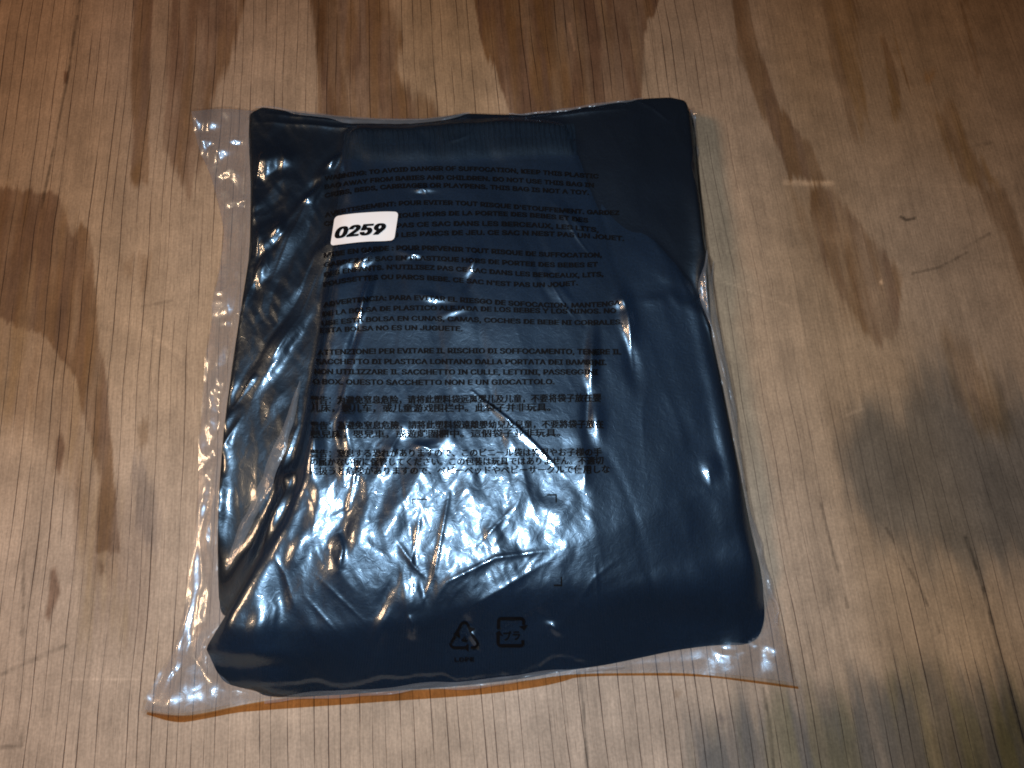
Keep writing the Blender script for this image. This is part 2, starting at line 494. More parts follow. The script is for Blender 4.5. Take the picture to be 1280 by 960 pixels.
dA, dB = sd_fast(WA), sd_fast(WB)
n1 = fbm(GX / 0.05, GY / 0.07, 201, 3) - 0.5
n2 = fbm(GX / 0.018, GY / 0.03, 202, 3) - 0.5
HA = (0.0150 + 0.0080 * sstep(620, 800, GPX) * sstep(460, 330, GPY) + 0.0030 * n1 + 0.0006 * n2) * rounded(dA, 0.0065)
HA -= 0.009 * sstep(590, 690, GPY) * sstep(380, 450, GPX)
HA *= 1 - 0.55 * sstep(610, 740, GPY) * sstep(400, 340, GPX)
TB = 0.0205 + 0.0065 * sstep(200, 430, GPY) - 0.0015 * sstep(720, 800, GPY)
# soft creases of the cloth, running down the legs
crease = (np.abs(fbm(GX / 0.028 + GY / 0.11, GY / 0.10, 203, 2) - 0.5) * 2)
lx = (GPX - (352 - 0.10 * (GPY - 700))) * 0.00042           # metres right of the lower left shoulder line
TB -= 0.21 * np.clip(-lx, 0, 0.05) * sstep(560, 660, GPY)
ln = (GPY - (722 - 0.40 * (GPX - 610))) * 0.00042           # metres below the break line across the knees
lnp = np.sqrt(np.clip(ln, 0, 0.03) ** 2 + 0.003 ** 2) - 0.003
TB -= 0.14 * lnp * sstep(430, 540, GPX)
rxn = (GPX - 705) * 0.00042
TB -= 0.05 * (np.sqrt(np.clip(rxn, 0, 0.1) ** 2 + 0.01 ** 2) - 0.01) * sstep(300, 450, GPY)
fr_ = sstep(690, 780, GPY) * sstep(320, 390, GPX) + sstep(812, 835, GPY) * sstep(390, 320, GPX) * 0.6
TB -= 0.0045 * blob_(262, 830, 75, 80) + 0.0045 * sstep(700, 810, GPY) * sstep(640, 540, GPX) * sstep(320, 380, GPX)
HB = (TB + 0.0035 * n1 + 0.0008 * n2 - 0.0005 * np.exp(-(crease / 0.10) ** 2)) * (rounded(dB, 0.012) * (1 - fr_) + ramp(dB / (0.042 - 0.009 * sstep(620, 520, GPX) * sstep(330, 380, GPX))) * fr_)
# centre seam and pleat between the two legs
for pts, w_, h_ in [([(795, 374), (835, 366), (876, 384)], 4.0, -1.3), ([(800, 384), (838, 378), (876, 398)], 4.0, 0.7), ([(800, 470), (845, 560), (885, 660)], 7.0, -1.0),
                    ([(640, 260), (650, 420), (648, 560)], 9.0, 0.9), ([(880, 640), (905, 720), (915, 790)], 5.0, -0.8), ([(720, 640), (716, 740), (722, 815)], 5.0, -0.9), ([(560, 230), (540, 380), (520, 480)], 10.0, -0.8)]:
    p = wpoly(pts, 0.02); best = np.full(GX.shape, 1e9)
    for q0, q1 in zip(p[:-1], p[1:]): best = np.minimum(best, seg_dist(GX, GY, q0, q1)[0])
    HB = HB + np.where(dB > 0.006, 0.45 * h_ / 1000 * np.exp(-(best / (w_ / 1000)) ** 2), 0)
HF = np.maximum(np.where(dA > 0, HA, 0), np.where(dB > 0, HB, 0))


def radial_mesh(name, outline, Hraster, mat, parent, rings=150, lift=0.0):
    c = outline.mean(0)
    t = 1 - (1 - np.linspace(0, 1, rings)) ** 1.6
    P = c[None, None] + (outline[None] - c) * t[:, None, None]
    z = sample(Hraster, P[..., 0], P[..., 1]) + lift
    z[-1] = 0.0004
    n = len(outline)
    V = np.concatenate([P, z[..., None]], -1).reshape(-1, 3)
    i = np.arange(rings - 1)[:, None] * n; j = np.arange(n)[None]; j2 = (j + 1) % n
    F = np.stack([i + j, i + n + j, i + n + j2, i + j2], -1).reshape(-1, 4)
    return add_mesh(name, V, F, mat, parent)


def fabric(name, col):
    F = NT(name)
    tc = F.n('TexCoord')
    nz = F.n('TexNoise', ins={'Vector': tc.outputs['Object'], 'Scale': 900.0, 'Detail': 3.0})
    n2_ = F.n('TexNoise', ins={'Vector': tc.outputs['Object'], 'Scale': 30.0, 'Detail': 4.0})
    wv = F.n('TexWave', wave_type='BANDS', bands_direction='X', ins={'Vector': tc.outputs['Object'], 'Scale': 420.0, 'Distortion': 1.5, 'Detail': 1.0})
    v = F.math('MULTIPLY', F.mr(nz.outputs['Fac'], 0.3, 0.7, 0.75, 1.25), F.mr(n2_.outputs['Fac'], 0.3, 0.7, 0.85, 1.15))
    cc = F.mixc('MULTIPLY', 1.0, (*col, 1), F.n('CombineColor', ins={0: v, 1: v, 2: v}).outputs[0])
    b = F.n('Bump', ins={'Strength': 0.7, 'Distance': 0.0006, 'Height': F.math('ADD', nz.outputs['Fac'], wv.outputs['Fac'])})
    s = F.n('BsdfPrincipled', ins={'Base Color': cc, 'Roughness': 0.9, 'Specular IOR Level': 0.05, 'Normal': b.outputs[0]})
    F.link(s.outputs[0], F.out.inputs[0])
    return F.m


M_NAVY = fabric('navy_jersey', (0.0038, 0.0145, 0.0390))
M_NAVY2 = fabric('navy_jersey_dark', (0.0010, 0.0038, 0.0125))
M_RIB = fabric('navy_ribbing', (0.0042, 0.0140, 0.0320))
cx, cy = WB.mean(0)
trs = empty('folded_trousers', (float(cx), float(cy), 0.0006), 'navy blue folded trousers with gathered elastic waist inside the clear bag', 'trousers')
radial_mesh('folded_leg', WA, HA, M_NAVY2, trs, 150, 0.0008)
radial_mesh('front_panel', WB, HB, M_NAVY, trs, 170, 0.0008)

# gathered waistband
PWt = [(428, 162), (470, 164), (520, 166), (560, 160), (590, 154), (650, 153), (718, 158)]
PWb = [(432, 203), (480, 206), (530, 207), (570, 205), (610, 202), (660, 200), (722, 200)]
wt, wb_ = resample(wpoly(PWt, 0.018), 420), resample(wpoly(PWb, 0.018), 420)
sN = np.linspace(0, 1, 40)[:, None, None]
P = wt[None] * (1 - sN) + wb_[None] * sN
ss = np.linspace(0, 1, 420)[None] * np.ones((40, 1)); tt = sN[..., 0] * np.ones((1, 420))
rip = 0.5 + 0.5 * np.sin(2 * np.pi * (ss * 46 + 0.9 * fbm(ss * 30, tt * 3, 77, 2)))
prof = np.clip(np.minimum(tt, 1 - tt) / 0.10, 0, 1) ** 0.5 * np.clip(np.minimum(ss, 1 - ss) / 0.02, 0, 1) ** 0.5
zW = sample(HF, P[..., 0], P[..., 1]) + prof * (0.0005 + 0.0012 * rip * (0.5 + fbm(ss * 20, tt * 4, 78, 2))) - 0.0002 + 0.0006 * np.exp(-((tt - 0.5) / 0.03) ** 2) * prof * -1
waist = add_mesh('waistband', np.concatenate([P, (zW + 0.0008)[..., None]], -1).reshape(-1, 3), grid_faces(40, 420), M_RIB, trs)
bandR = poly_sd(GX[::4, ::4], GY[::4, ::4], np.vstack([wt[::30], wb_[::-30]]))
HF = HF + 0.0013 * blur(np.repeat(np.repeat((bandR > 0) * 1.0, 4, 0), 4, 1)[:NX, :NY], 3.0)

# ------------------------------------------------------------------ the bag's film
LFT = [(235, 132), (241, 160), (249, 190), (262, 215), (274, 262), (280, 295), (272, 340), (263, 400), (256, 450), (251, 500), (248, 560),
       (246, 620), (242, 665), (236, 720), (228, 765), (219, 806), (205, 840), (183, 890)]
BOT = [(183, 890), (220, 895), (247, 893), (297, 882), (313, 879), (350, 873), (437, 867), (490, 864), (597, 858), (671, 849), (711, 842),
       (809, 841), (857, 841), (906, 846), (956, 852), (998, 858)]
RGTE = [(869, 130), (875, 160), (876, 220), (886, 300), (893, 340), (901, 400), (917, 460), (929, 540), (938, 610), (955, 680), (970, 740), (982, 790), (998, 858)]
TOP = [(235, 132), (270, 128), (305, 131), (340, 133), (380, 137), (454, 142), (585, 141), (650, 145), (700, 142), (760, 135), (869, 130)]
NU, NV = 660, 700
ZE = 0.003
bt = resample(wpoly(TOP, 0.006), NU); bb = resample(wpoly(BOT, ZE), NU)
corners = [wpoly([p], z)[0] for p, z in ((TOP[0], 0.006), (TOP[-1], 0.006), (BOT[0], ZE), (BOT[-1], ZE))]
bl = resample(np.vstack([corners[0], wpoly(LFT[1:-1], ZE), corners[2]]), NV)
br = resample(np.vstack([corners[1], wpoly(RGTE[1:-1], 0.006), corners[3]]), NV)
s_ = np.linspace(0, 1, NU)[:, None, None]; t_ = np.linspace(0, 1, NV)[None, :, None]
FILM = ((1 - t_) * bt[:, None] + t_ * bb[:, None] + (1 - s_) * bl[None] + s_ * br[None]
        - ((1 - s_) * (1 - t_) * corners[0] + s_ * (1 - t_) * corners[1] + (1 - s_) * t_ * corners[2] + s_ * t_ * corners[3]))
outl = np.vstack([bt[::20], br[::20], bb[::-20], bl[::-20]])
dO = sd_fast(outl, len(outl))

# film drapes over the cloth: tented between high points
F0 = np.maximum(blur(HF, 2.6), HF)
F0 = np.maximum(blur(F0, 1.6), HF + 0.0004)
sl_ = np.clip(blob_(298, 738, 55, 75) * 1.4, 0, 1)         # slack film bridging the step beside the lower left leg
F0 = np.maximum(F0, (blur(HF, 6.0) + 0.0004) * sl_)
rt_ = sstep(720, 790, GPX) * sstep(0.004, 0.014, dB)
F0 = F0 * (1 - rt_) + np.maximum(blur(F0, 4.0), HF + 0.0004) * rt_
F0 = blur(F0, 1.0) + 0.0006

# crinkles: warped ridged noise, directions following the pull of the film
wx = 0.012 * (fbm(GX / 0.03, GY / 0.03, 301, 2) - 0.5); wy = 0.012 * (fbm(GX / 0.03, GY / 0.03, 302, 2) - 0.5)


def ridged(a, sc_u, sc_v, seed, p=1.0):
    ca_, sa_ = math.cos(a), math.sin(a)
    u = ((GX + wx) * ca_ + (GY + wy) * sa_) / sc_u; v = (-(GX + wx) * sa_ + (GY + wy) * ca_) / sc_v
    n = vnoise(u, v, seed) * 2 - 1
    return (1 - np.abs(n)) ** p


def facets(a, sc_u, sc_v, seed):
    ca_, sa_ = math.cos(a), math.sin(a)
    u = ((GX + 0.5 * wx) * ca_ + (GY + 0.5 * wy) * sa_) / sc_u; v = (-(GX + 0.5 * wx) * sa_ + (GY + 0.5 * wy) * ca_) / sc_v
    return tnoise(u, v, seed) - 0.3


def blob(x, y, rx_, ry_, pw=2):
    return np.exp(-(np.abs((GPX - x) / rx_) ** pw + np.abs((GPY - y) / ry_) ** pw))


hot = np.clip(blob(470, 640, 150, 150, 3) + blob(610, 680, 130, 100, 3), 0, 1)
leftc = np.clip(blob(335, 300, 70, 240, 3), 0, 1)
calm = sstep(690, 780, GPX) * sstep(150, 230, GPY)
W = np.zeros_like(GX)
W += (0.0002 + 0.00055 * hot + 0.0022 * leftc) * (1 - 0.75 * calm) * facets(0.20, 0.013, 0.050, 311)
W += (0.0001 + 0.00040 * hot + 0.0013 * leftc) * (1 - 0.75 * calm) * facets(-0.30, 0.0075, 0.022, 312)
W += (0.00005 + 0.00022 * hot + 0.0005 * leftc) * (1 - 0.6 * calm) * facets(0.55, 0.0042, 0.011, 313)
W += (0.00012 + 0.00028 * hot + 0.0002 * leftc) * (1 - 0.75 * calm) * ridged(0.22, 0.012, 0.055, 311, 2.2)
W += 0.00012 * hot * ridged(-0.5, 0.006, 0.020, 316, 3.0)
fz = sstep(775, 800, GPY) * sstep(880, 850, GPY)
W += fz * (0.0004 * facets(0.9, 0.012, 0.022, 361) + 0.0002 * facets(-0.6, 0.006, 0.013, 362))
tl = blob(268, 195, 30, 75, 4)
W += tl * (0.0022 * facets(0.6, 0.009, 0.014, 321) + 0.0010 * facets(-0.5, 0.005, 0.008, 322))
ml = np.clip(blob(258, 560, 26, 260, 4) + blob(212, 850, 50, 60, 4) + blob(950, 830, 60, 30, 4), 0, 1)
W += ml * (0.0020 * facets(0.3, 0.008, 0.020, 331) + 0.0009 * facets(1.0, 0.0045, 0.009, 332))
W += 0.0010 * (fbm(GX / 0.03, GY / 0.055, 315, 2) - 0.5) * (0.3 + hot)


def ridge(pts, wmm, hmm, sharp=True, z=0.02, taper=True):
    """a pulled crease in the film along a polyline given by its photo position"""
    global W
    p = wpoly(pts, z)
    L = np.r_[0, np.cumsum(np.hypot(*np.diff(p, axis=0).T))]
    lo = p.min(0) - 4 * wmm / 1000; hi = p.max(0) + 4 * wmm / 1000
    i0, i1 = np.searchsorted(rx, (lo[0], hi[0])); j0, j1 = np.searchsorted(ry, (lo[1], hi[1]))
    if i1 - i0 < 2 or j1 - j0 < 2: return
    sx, sy = GX[i0:i1, j0:j1], GY[i0:i1, j0:j1]
    best = np.full(sx.shape, 1e9); tt_ = np.zeros(sx.shape)
    for k in range(len(p) - 1):
        d, t, _ = seg_dist(sx, sy, p[k], p[k + 1])
        u = d < best
        best = np.where(u, d, best); tt_ = np.where(u, (L[k] + t * (L[k + 1] - L[k])) / L[-1], tt_)
    w_ = wmm / 1000.0
    prof = np.exp(-best / w_) if sharp else np.exp(-(best / w_) ** 2)
    env = np.sin(np.pi * np.clip(tt_, 0.02, 0.98)) ** 0.6 if taper else 1.0
    if z < 0.01: hmm *= 0.32
    W[i0:i1, j0:j1] += hmm / 1000.0 * prof * env


for pts, w_, h_ in [([(402, 470), (396, 540), (398, 620), (404, 690)], 4.2, 1.9), ([(436, 480), (440, 540), (436, 600), (425, 650)], 3.6, 1.6),
                    ([(478, 600), (462, 640), (440, 680)], 4.0, 1.6), ([(545, 570), (510, 630), (470, 690)], 7.0, 2.4), ([(600, 560), (590, 610), (585, 650)], 4.5, 0.8),
                    ([(640, 600), (650, 630), (640, 655)], 4.0, 0.9), ([(372, 590), (352, 650), (330, 700)], 4.0, 1.6), ([(432, 300), (420, 380), (410, 460)], 6.0, 1.8)]:
    ridge(pts, w_, h_ * 0.72, False)
# left side: long diagonal pulls from the upper middle to the lower left
for pts, w_, h_ in [
    ([(412, 212), (392, 250), (372, 290), (350, 330)], 1.6, 1.3), ([(378, 262), (360, 300), (340, 332)], 2.2, 1.6),
    ([(404, 290), (382, 340), (362, 385)], 1.6, 1.2), ([(362, 400), (330, 450), (296, 490)], 3.0, 2.0),
    ([(332, 316), (312, 360), (296, 400)], 1.6, 1.2), ([(470, 305), (440, 335), (415, 350)], 1.8, 0.9),
    ([(330, 190), (322, 215), (318, 235)], 2.6, 1.6), ([(352, 180), (356, 200), (350, 220)], 2.5, 1.2),
    ([(326, 280), (322, 305), (318, 330)], 2.6, 1.8), ([(300, 520), (276, 560), (256, 595)], 1.8, 1.6),
    ([(372, 590), (345, 650), (318, 700), (300, 740)], 2.0, 1.5), ([(430, 380), (412, 430), (396, 480), (380, 540)], 2.0, 1.2),
    ([(372, 470), (372, 530), (350, 590), (318, 640)], 3.2, 1.6),
    ([(470, 335), (460, 375), (452, 420), (446, 470)], 0.9, 0.5), ([(455, 430), (440, 480), (428, 520), (400, 560)], 1.3, 0.7),
    ([(312, 720), (330, 740), (342, 770), (322, 800)], 3.0, 1.6), ([(296, 760), (320, 770), (345, 790)], 2.4, 1.2), ([(336, 735), (350, 760), (344, 800)], 2.0, 1.2),
    ([(428, 670), (434, 690), (430, 715)], 1.6, 1.8), ([(512, 770), (518, 780), (514, 800)], 2.2, 2.2), ([(345, 690), (362, 720), (372, 760)], 1.6, 0.8),
    # middle
    ([(700, 270), (712, 295), (736, 318)], 0.9, 0.9), ([(688, 358), (700, 380), (716, 398)], 0.8, 0.7),
    ([(505, 332), (518, 326), (530, 324)], 1.2, 0.9), ([(520, 243), (530, 242), (536, 250)], 1.0, 0.8), ([(772, 376), (782, 400), (786, 440), (790, 470)], 1.6, 0.9),
    ([(565, 612), (556, 660), (545, 720), (528, 760)], 1.0, 0.9), ([(530, 640), (520, 690), (512, 730)], 1.0, 0.6),
    ([(500, 680), (520, 710), (536, 725)], 1.0, 0.7), ([(690, 690), (620, 700), (560, 730), (540, 760)], 1.6, 1.1),
    ([(640, 640), (612, 670), (600, 690)], 1.0, 0.6), ([(690, 700), (640, 730), (590, 760), (560, 785)], 2.6, 1.0),
    ([(470, 560), (448, 600), (440, 640), (420, 650)], 1.6, 1.0), ([(505, 545), (494, 565), (500, 580)], 1.2, 0.7), ([(520, 560), (540, 568), (552, 566)], 1.3, 0.8),
    ([(400, 720), (430, 750), (460, 780)], 0.7, 0.4), ([(385, 745), (410, 775), (430, 800)], 0.7, 0.35),
    ([(690, 748), (650, 770), (610, 790)], 1.4, 0.7), ([(770, 700), (740, 725), (700, 790)], 1.0, 0.4), ([(742, 700), (746, 750), (742, 800)], 1.0, 0.5),
    ([(860, 745), (820, 762), (780, 775)], 2.2, 0.3), ([(880, 585), (884, 600), (886, 610)], 1.6, 0.6), ([(726, 560), (730, 580), (728, 620)], 1.4, 0.5),
    ([(736, 480), (738, 520), (736, 550)], 1.8, 0.6), ([(808, 480), (800, 520), (804, 600)], 2.6, 0.2), ([(790, 130), (815, 142), (836, 158)], 0.8, 0.4),
    ([(590, 172), (575, 180), (560, 184)], 1.2, 0.6),
    # margins
    ([(250, 140), (262, 165), (275, 200), (285, 250), (300, 262)], 1.6, 1.6), ([(268, 135), (272, 150), (265, 175)], 2.0, 1.6), ([(248, 175), (275, 178), (300, 190)], 1.6, 1.2),
    ([(286, 150), (292, 180), (282, 200)], 1.8, 1.2), ([(252, 152), (258, 176), (272, 205), (276, 235)], 1.6, 1.4), ([(262, 630), (256, 670), (254, 720)], 1.6, 1.6), ([(246, 640), (240, 700), (236, 760)], 1.4, 1.3),
    ([(268, 640), (270, 690), (264, 740)], 1.4, 1.0), ([(230, 800), (226, 830), (200, 860)], 1.6, 1.6), ([(243, 770), (226, 820), (205, 870), (196, 885)], 1.8, 1.8), ([(224, 806), (222, 850), (220, 892)], 1.4, 2.2),
    ([(275, 300), (270, 360), (266, 420)], 1.6, 0.9), ([(290, 300), (284, 380), (272, 460)], 2.0, 1.2), ([(262, 470), (262, 520), (250, 590)], 1.4, 1.0),
    ([(260, 862), (300, 868), (360, 874)], 1.4, 0.8), ([(880, 310), (870, 380), (885, 420), (905, 500)], 1.8, 2.0), ([(886, 330), (896, 395), (905, 440), (912, 480)], 1.4, 4.0), ([(884, 300), (876, 350), (886, 410), (898, 440)], 1.2, 3.5), ([(900, 430), (912, 480), (916, 540), (922, 600)], 1.2, 4.0), ([(893, 400), (906, 470), (924, 540), (932, 600)], 1.0, 3.0),
    ([(910, 500), (914, 560), (924, 610)], 1.6, 1.4), ([(945, 640), (960, 700), (968, 740)], 1.6, 1.2), ([(900, 820), (925, 815), (945, 812)], 2.0, 1.6), ([(915, 822), (935, 826), (960, 820)], 1.6, 1.2),
    ([(760, 834), (830, 828), (900, 822)], 1.6, 1.0), ([(970, 800), (980, 830), (994, 856)], 1.2, 1.0), ([(320, 150), (440, 158), (560, 155)], 2.0, 1.2), ([(330, 140), (420, 148), (500, 150)], 1.4, 0.9), ([(620, 150), (700, 146), (780, 142)], 1.6, 1.0),
]:
    ridge(pts, w_, h_, True, 0.006 if (pts[0][0] < 300 or pts[0][0] > 895 or max(q[1] for q in pts) > 815) else 0.02)

lift = np.zeros_like(GX)
lift += 0.005 * np.exp(-(((GPX - 905 - 0.16 * (GPY - 450)) / 16) ** 2 + ((GPY - 450) / 190) ** 4))
lift += 0.010 * np.exp(-(((GPX - 200) / 60) ** 2 + ((GPY - 880) / 40) ** 2))
lift += np.clip(ml + 0.6 * tl, 0, 1) * 0.0045 * vnoise(GX / 0.010 + 3, GY / 0.017, 395) ** 2
F = F0 + W
WM = np.clip(ml + tl, 0, 1)
edge = np.clip((dO + 0.004 * (fbm(GX / 0.012, GY / 0.016, 381, 3) - 0.5)) / (0.004 + 0.007 * vnoise(GX / 0.02, GY / 0.024, 382)), 0, 1)
edge = edge * edge * (3 - 2 * edge)
low = 0.0016 + lift
F = np.maximum(low + (F - 0.0006) * edge + WM * (1 - edge) * (0.0009 * facets(0.5, 0.009, 0.014, 391) + 0.0006 * facets(-0.4, 0.005, 0.009, 392) + 0.0003), np.where(HF > 0.0005, HF + 0.0013, 0.0012))
LAMP = np.array(wl.location); FLASH = np.array(fl.location)


def glint(px, py, a, b, ang=0.0, src='flash', k=1.0, z=0.02):
    """a small facet of the film turned so that it mirrors one of the lamps: a x b photo px, b along the direction ang (deg from vertical, leaning right at the top)"""
    global F
    x0, y0 = (float(q) for q in unproj(px, py, z))
    P0 = np.array([x0, y0, z])
    v = CAM - P0; v /= np.linalg.norm(v)
    l = (LAMP if src == 'lamp' else FLASH) - P0; l /= np.linalg.norm(l)
    h = v + l
    need = np.array([-h[0] / h[2], -h[1] / h[2]])
    e = 0.0012
    cur = np.array([float(sample(F, x0 + e, y0) - sample(F, x0 - e, y0)), float(sample(F, x0, y0 + e) - sample(F, x0, y0 - e))]) / (2 * e)
    g = (need - cur) * k
    if a < 12: a, b = a * 1.6, b * 1.35
    A_, B_ = a * 0.00043, b * 0.00043
    t = math.radians(ang); d = np.array([math.sin(t), math.cos(t)]); c_ = np.array([d[1], -d[0]])
    Rr = 3 * max(A_, B_)
    i0, i1 = np.searchsorted(rx, (x0 - Rr, x0 + Rr)); j0, j1 = np.searchsorted(ry, (y0 - Rr, y0 + Rr))
    X_, Y_ = GX[i0:i1, j0:j1] - x0, GY[i0:i1, j0:j1] - y0
    p, q = X_ * c_[0] + Y_ * c_[1], X_ * d[0] + Y_ * d[1]
    w = np.exp(-((p / A_) ** 2 + (q / B_) ** 2))
    amp = abs(g @ c_) * A_ * 0.4 + abs(g @ d) * B_ * 0.4
    F[i0:i1, j0:j1] += (g[0] * X_ + g[1] * Y_ + amp * (1.3 if a > 20 else 0.6)) * w


sm_ = np.clip(1.3 * blob(308, 738, 46, 84, 4), 0, 1)
F = F * (1 - sm_) + (blur(F, 3.0) + 0.0003) * sm_
for q in [(314, 748, 34, 60, 22), (300, 775, 16, 20, 0), (324, 778, 16, 20, 0), (330, 725, 16, 22, 20), (314, 750, 16, 20, 10)]: glint(*q, 'lamp')
for q in [(428, 692, 5, 14, 0), (352, 690, 8, 22, 22)]: glint(*q, 'lamp')
for q in [(326, 210, 11, 17, 20), (352, 204, 7, 12, 30), (330, 306, 12, 20, 25), (346, 292, 7, 12, 15), (322, 346, 5, 14, 15), (318, 472, 6, 30, 35), (342, 436, 5, 24, 35),
          (386, 350, 4, 28, 28), (402, 318, 4, 18, 28), (454, 303, 5, 5, 0), (452, 338, 5, 16, 50), (431, 688, 5, 15, 0),  (730, 314, 4, 12, -30), (400, 620, 5, 10, 0),
          (364, 602, 8, 10, 20), (372, 690, 8, 24, 25), (398, 222, 4, 16, 30), (412, 205, 3, 10, 35), (480, 770, 5, 24, 20)]:
    glint(*q[:5], 'lamp')
for q in [(278, 140, 14, 13, 0), (285, 215, 8, 22, 0), (298, 252, 13, 6, -20), (250, 594, 7, 9, 0), (264, 565, 4, 26, 35), (240, 713, 5, 7, 30), (273, 366, 4, 5, 0), (280, 402, 5, 4, 0), (256, 625, 6, 16, 0)]:
    glint(*q[:5], 'lamp', 1.0, 0.006)
for q in [(373, 266, 4, 26, 30), (352, 312, 5, 20, 30), (345, 330, 4, 12, 30),  (720, 292, 4, 18, -32), (704, 382, 3, 18, -35), (518, 327, 14, 5, 20),
          (531, 243, 8, 4, 0), (784, 424, 5, 28, -5), (776, 388, 6, 7, 0), (880, 592, 7, 10, 30), (727, 608, 5, 24, 0), (740, 536, 6, 16, 0), (736, 480, 4, 30, 5), (352, 642, 7, 26, 20),
          (412, 640, 15, 48, 0), (398, 590, 10, 40, 10), (440, 590, 9, 40, 5), (462, 668, 12, 34, 25), (478, 600, 6, 22, 25), (505, 548, 5, 10, 0), (535, 566, 12, 5, -10), (560, 560, 6, 14, 10),
          (440, 545, 8, 18, 0), (620, 690, 46, 16, 70), (560, 700, 20, 14, 60), (660, 640, 18, 12, 0), (520, 740, 16, 20, 20), (640, 560, 4, 14, 0), (455, 400, 3, 30, 12), (570, 400, 10, 4, -20),
          (590, 790, 14, 5, 60), (690, 780, 12, 5, 40), (590, 345, 3, 14, 20), (548, 383, 9, 4, 20), (480, 290, 4, 12, 20)]:
    glint(*q[:5], 'flash')
for q in [(279, 190, 15, 13, 0), (262, 176, 12, 8, 0), (292, 176, 10, 6, 0), (266, 154, 7, 10, 0), (246, 152, 5, 15, -20), (254, 182, 4, 13, -20), (300, 396, 4, 4, 0), (204, 844, 8, 11, 10), (193, 872, 6, 9, 20), (226, 806, 5, 9, 20),
          (250, 640, 5, 18, 0), (243, 700, 5, 22, 5), (262, 660, 4, 20, 0), (236, 760, 4, 24, 10), (928, 816, 13, 7, 0), (944, 808, 6, 4, 0), (905, 820, 8, 4, 0), (874, 142, 4, 12, -15), (218, 840, 4, 20, 10)]:
    glint(*q[:5], 'flash', 1.0, 0.006)
F = np.maximum(F, HF + 0.0004)
cr = blob(316, 760, 34, 62, 4)
F += cr * (0.0006 * facets(0.5, 0.009, 0.018, 341) + 0.00035 * facets(-0.9, 0.006, 0.010, 342))
cr = np.clip(blob(330, 300, 34, 55, 4) + blob(332, 208, 30, 28, 4), 0, 1)
F += cr * (0.0008 * facets(0.4, 0.006, 0.014, 343) + 0.0005 * facets(-0.9, 0.004, 0.008, 344))
F += (0.12 + 0.88 * np.maximum(np.maximum(leftc, hot), np.maximum(ml, tl))) * (1 - 0.5 * calm) * (0.00022 * facets(0.35, 0.0035, 0.010, 351) + 0.00010 * facets(-0.7, 0.0022, 0.006, 352))
# long pulled creases: a flat flank turned to mirror the lamps, with a sharp drop on its far side
def flank(pts_, w_, split, z=0.024):
    global F
    pw = wpoly(pts_, z); p, q = pw[0], pw[-1]
    near_, t, cr_ = seg_dist(GX, GY, p, q)
    L_ = np.hypot(*(q - p)); c_ = np.array([(q - p)[1], -(q - p)[0]]) / L_
    perp = cr_ / L_
    bow = (pw[1] - (p + q) / 2) @ c_
    perp = perp - bow * 4 * t * (1 - t)
    B_ = blur(F, 3.5); e = 0.0015; ts = np.linspace(0, 1, 11); sl = []
    for k in ts:
        x0, y0 = p + (q - p) * k + c_ * bow * 4 * k * (1 - k)
        P0 = np.array([x0, y0, z]); v = CAM - P0; v /= np.linalg.norm(v); h = 0
        for src, wt_ in ((LAMP, k < split), (FLASH, k >= split)):
            if wt_: l = src - P0; h = v + l / np.linalg.norm(l)
        need = np.array([-h[0] / h[2], -h[1] / h[2]])
        cur = np.array([float(sample(B_, x0 + e, y0) - sample(B_, x0 - e, y0)), float(sample(B_, x0, y0 + e) - sample(B_, x0, y0 - e))]) / (2 * e)
        sl.append((need - cur) @ c_)
    sv = np.interp(t, ts, sl)
    wl_ = w_ / 1000 * (0.25 + 0.75 * np.clip(4 * t * (1 - t), 0, 1) ** 0.7)
    near = np.exp(-(near_ / 0.005) ** 4)
    F = F * (1 - near) + B_ * near
    inside = sstep(wl_ + 0.0006, wl_, np.abs(perp)) * (near_ < 0.008)
    F = F + np.where(inside > 0, sv * np.clip(perp, -wl_, wl_) + np.abs(sv) * wl_, 0) * inside


flank([(603, 505), (648, 545), (694, 588)], 1.9, 0.40)
flank([(702, 268), (718, 296), (737, 321)], 0.7, 0.15)
flank([(687, 356), (700, 380), (717, 401)], 0.6, 0.0)
flank([(378, 256), (362, 292), (342, 334)], 1.1, 0.0)
flank([(402, 312), (388, 345), (371, 388)], 0.9, 1.1)
flank([(362, 402), (332, 446), (298, 490)], 1.9, 0.75)
flat_ = np.clip(blob(455, 285, 52, 31, 6), 0, 1)
F = F * (1 - flat_) + blur(F, 5.0) * flat_
F = np.maximum(F, HF + 0.0004)
F = blur(np.maximum(F, np.where(HF > 0.0005, HF + 0.0004, 0.0008)), 0.34)
FT = F.copy()


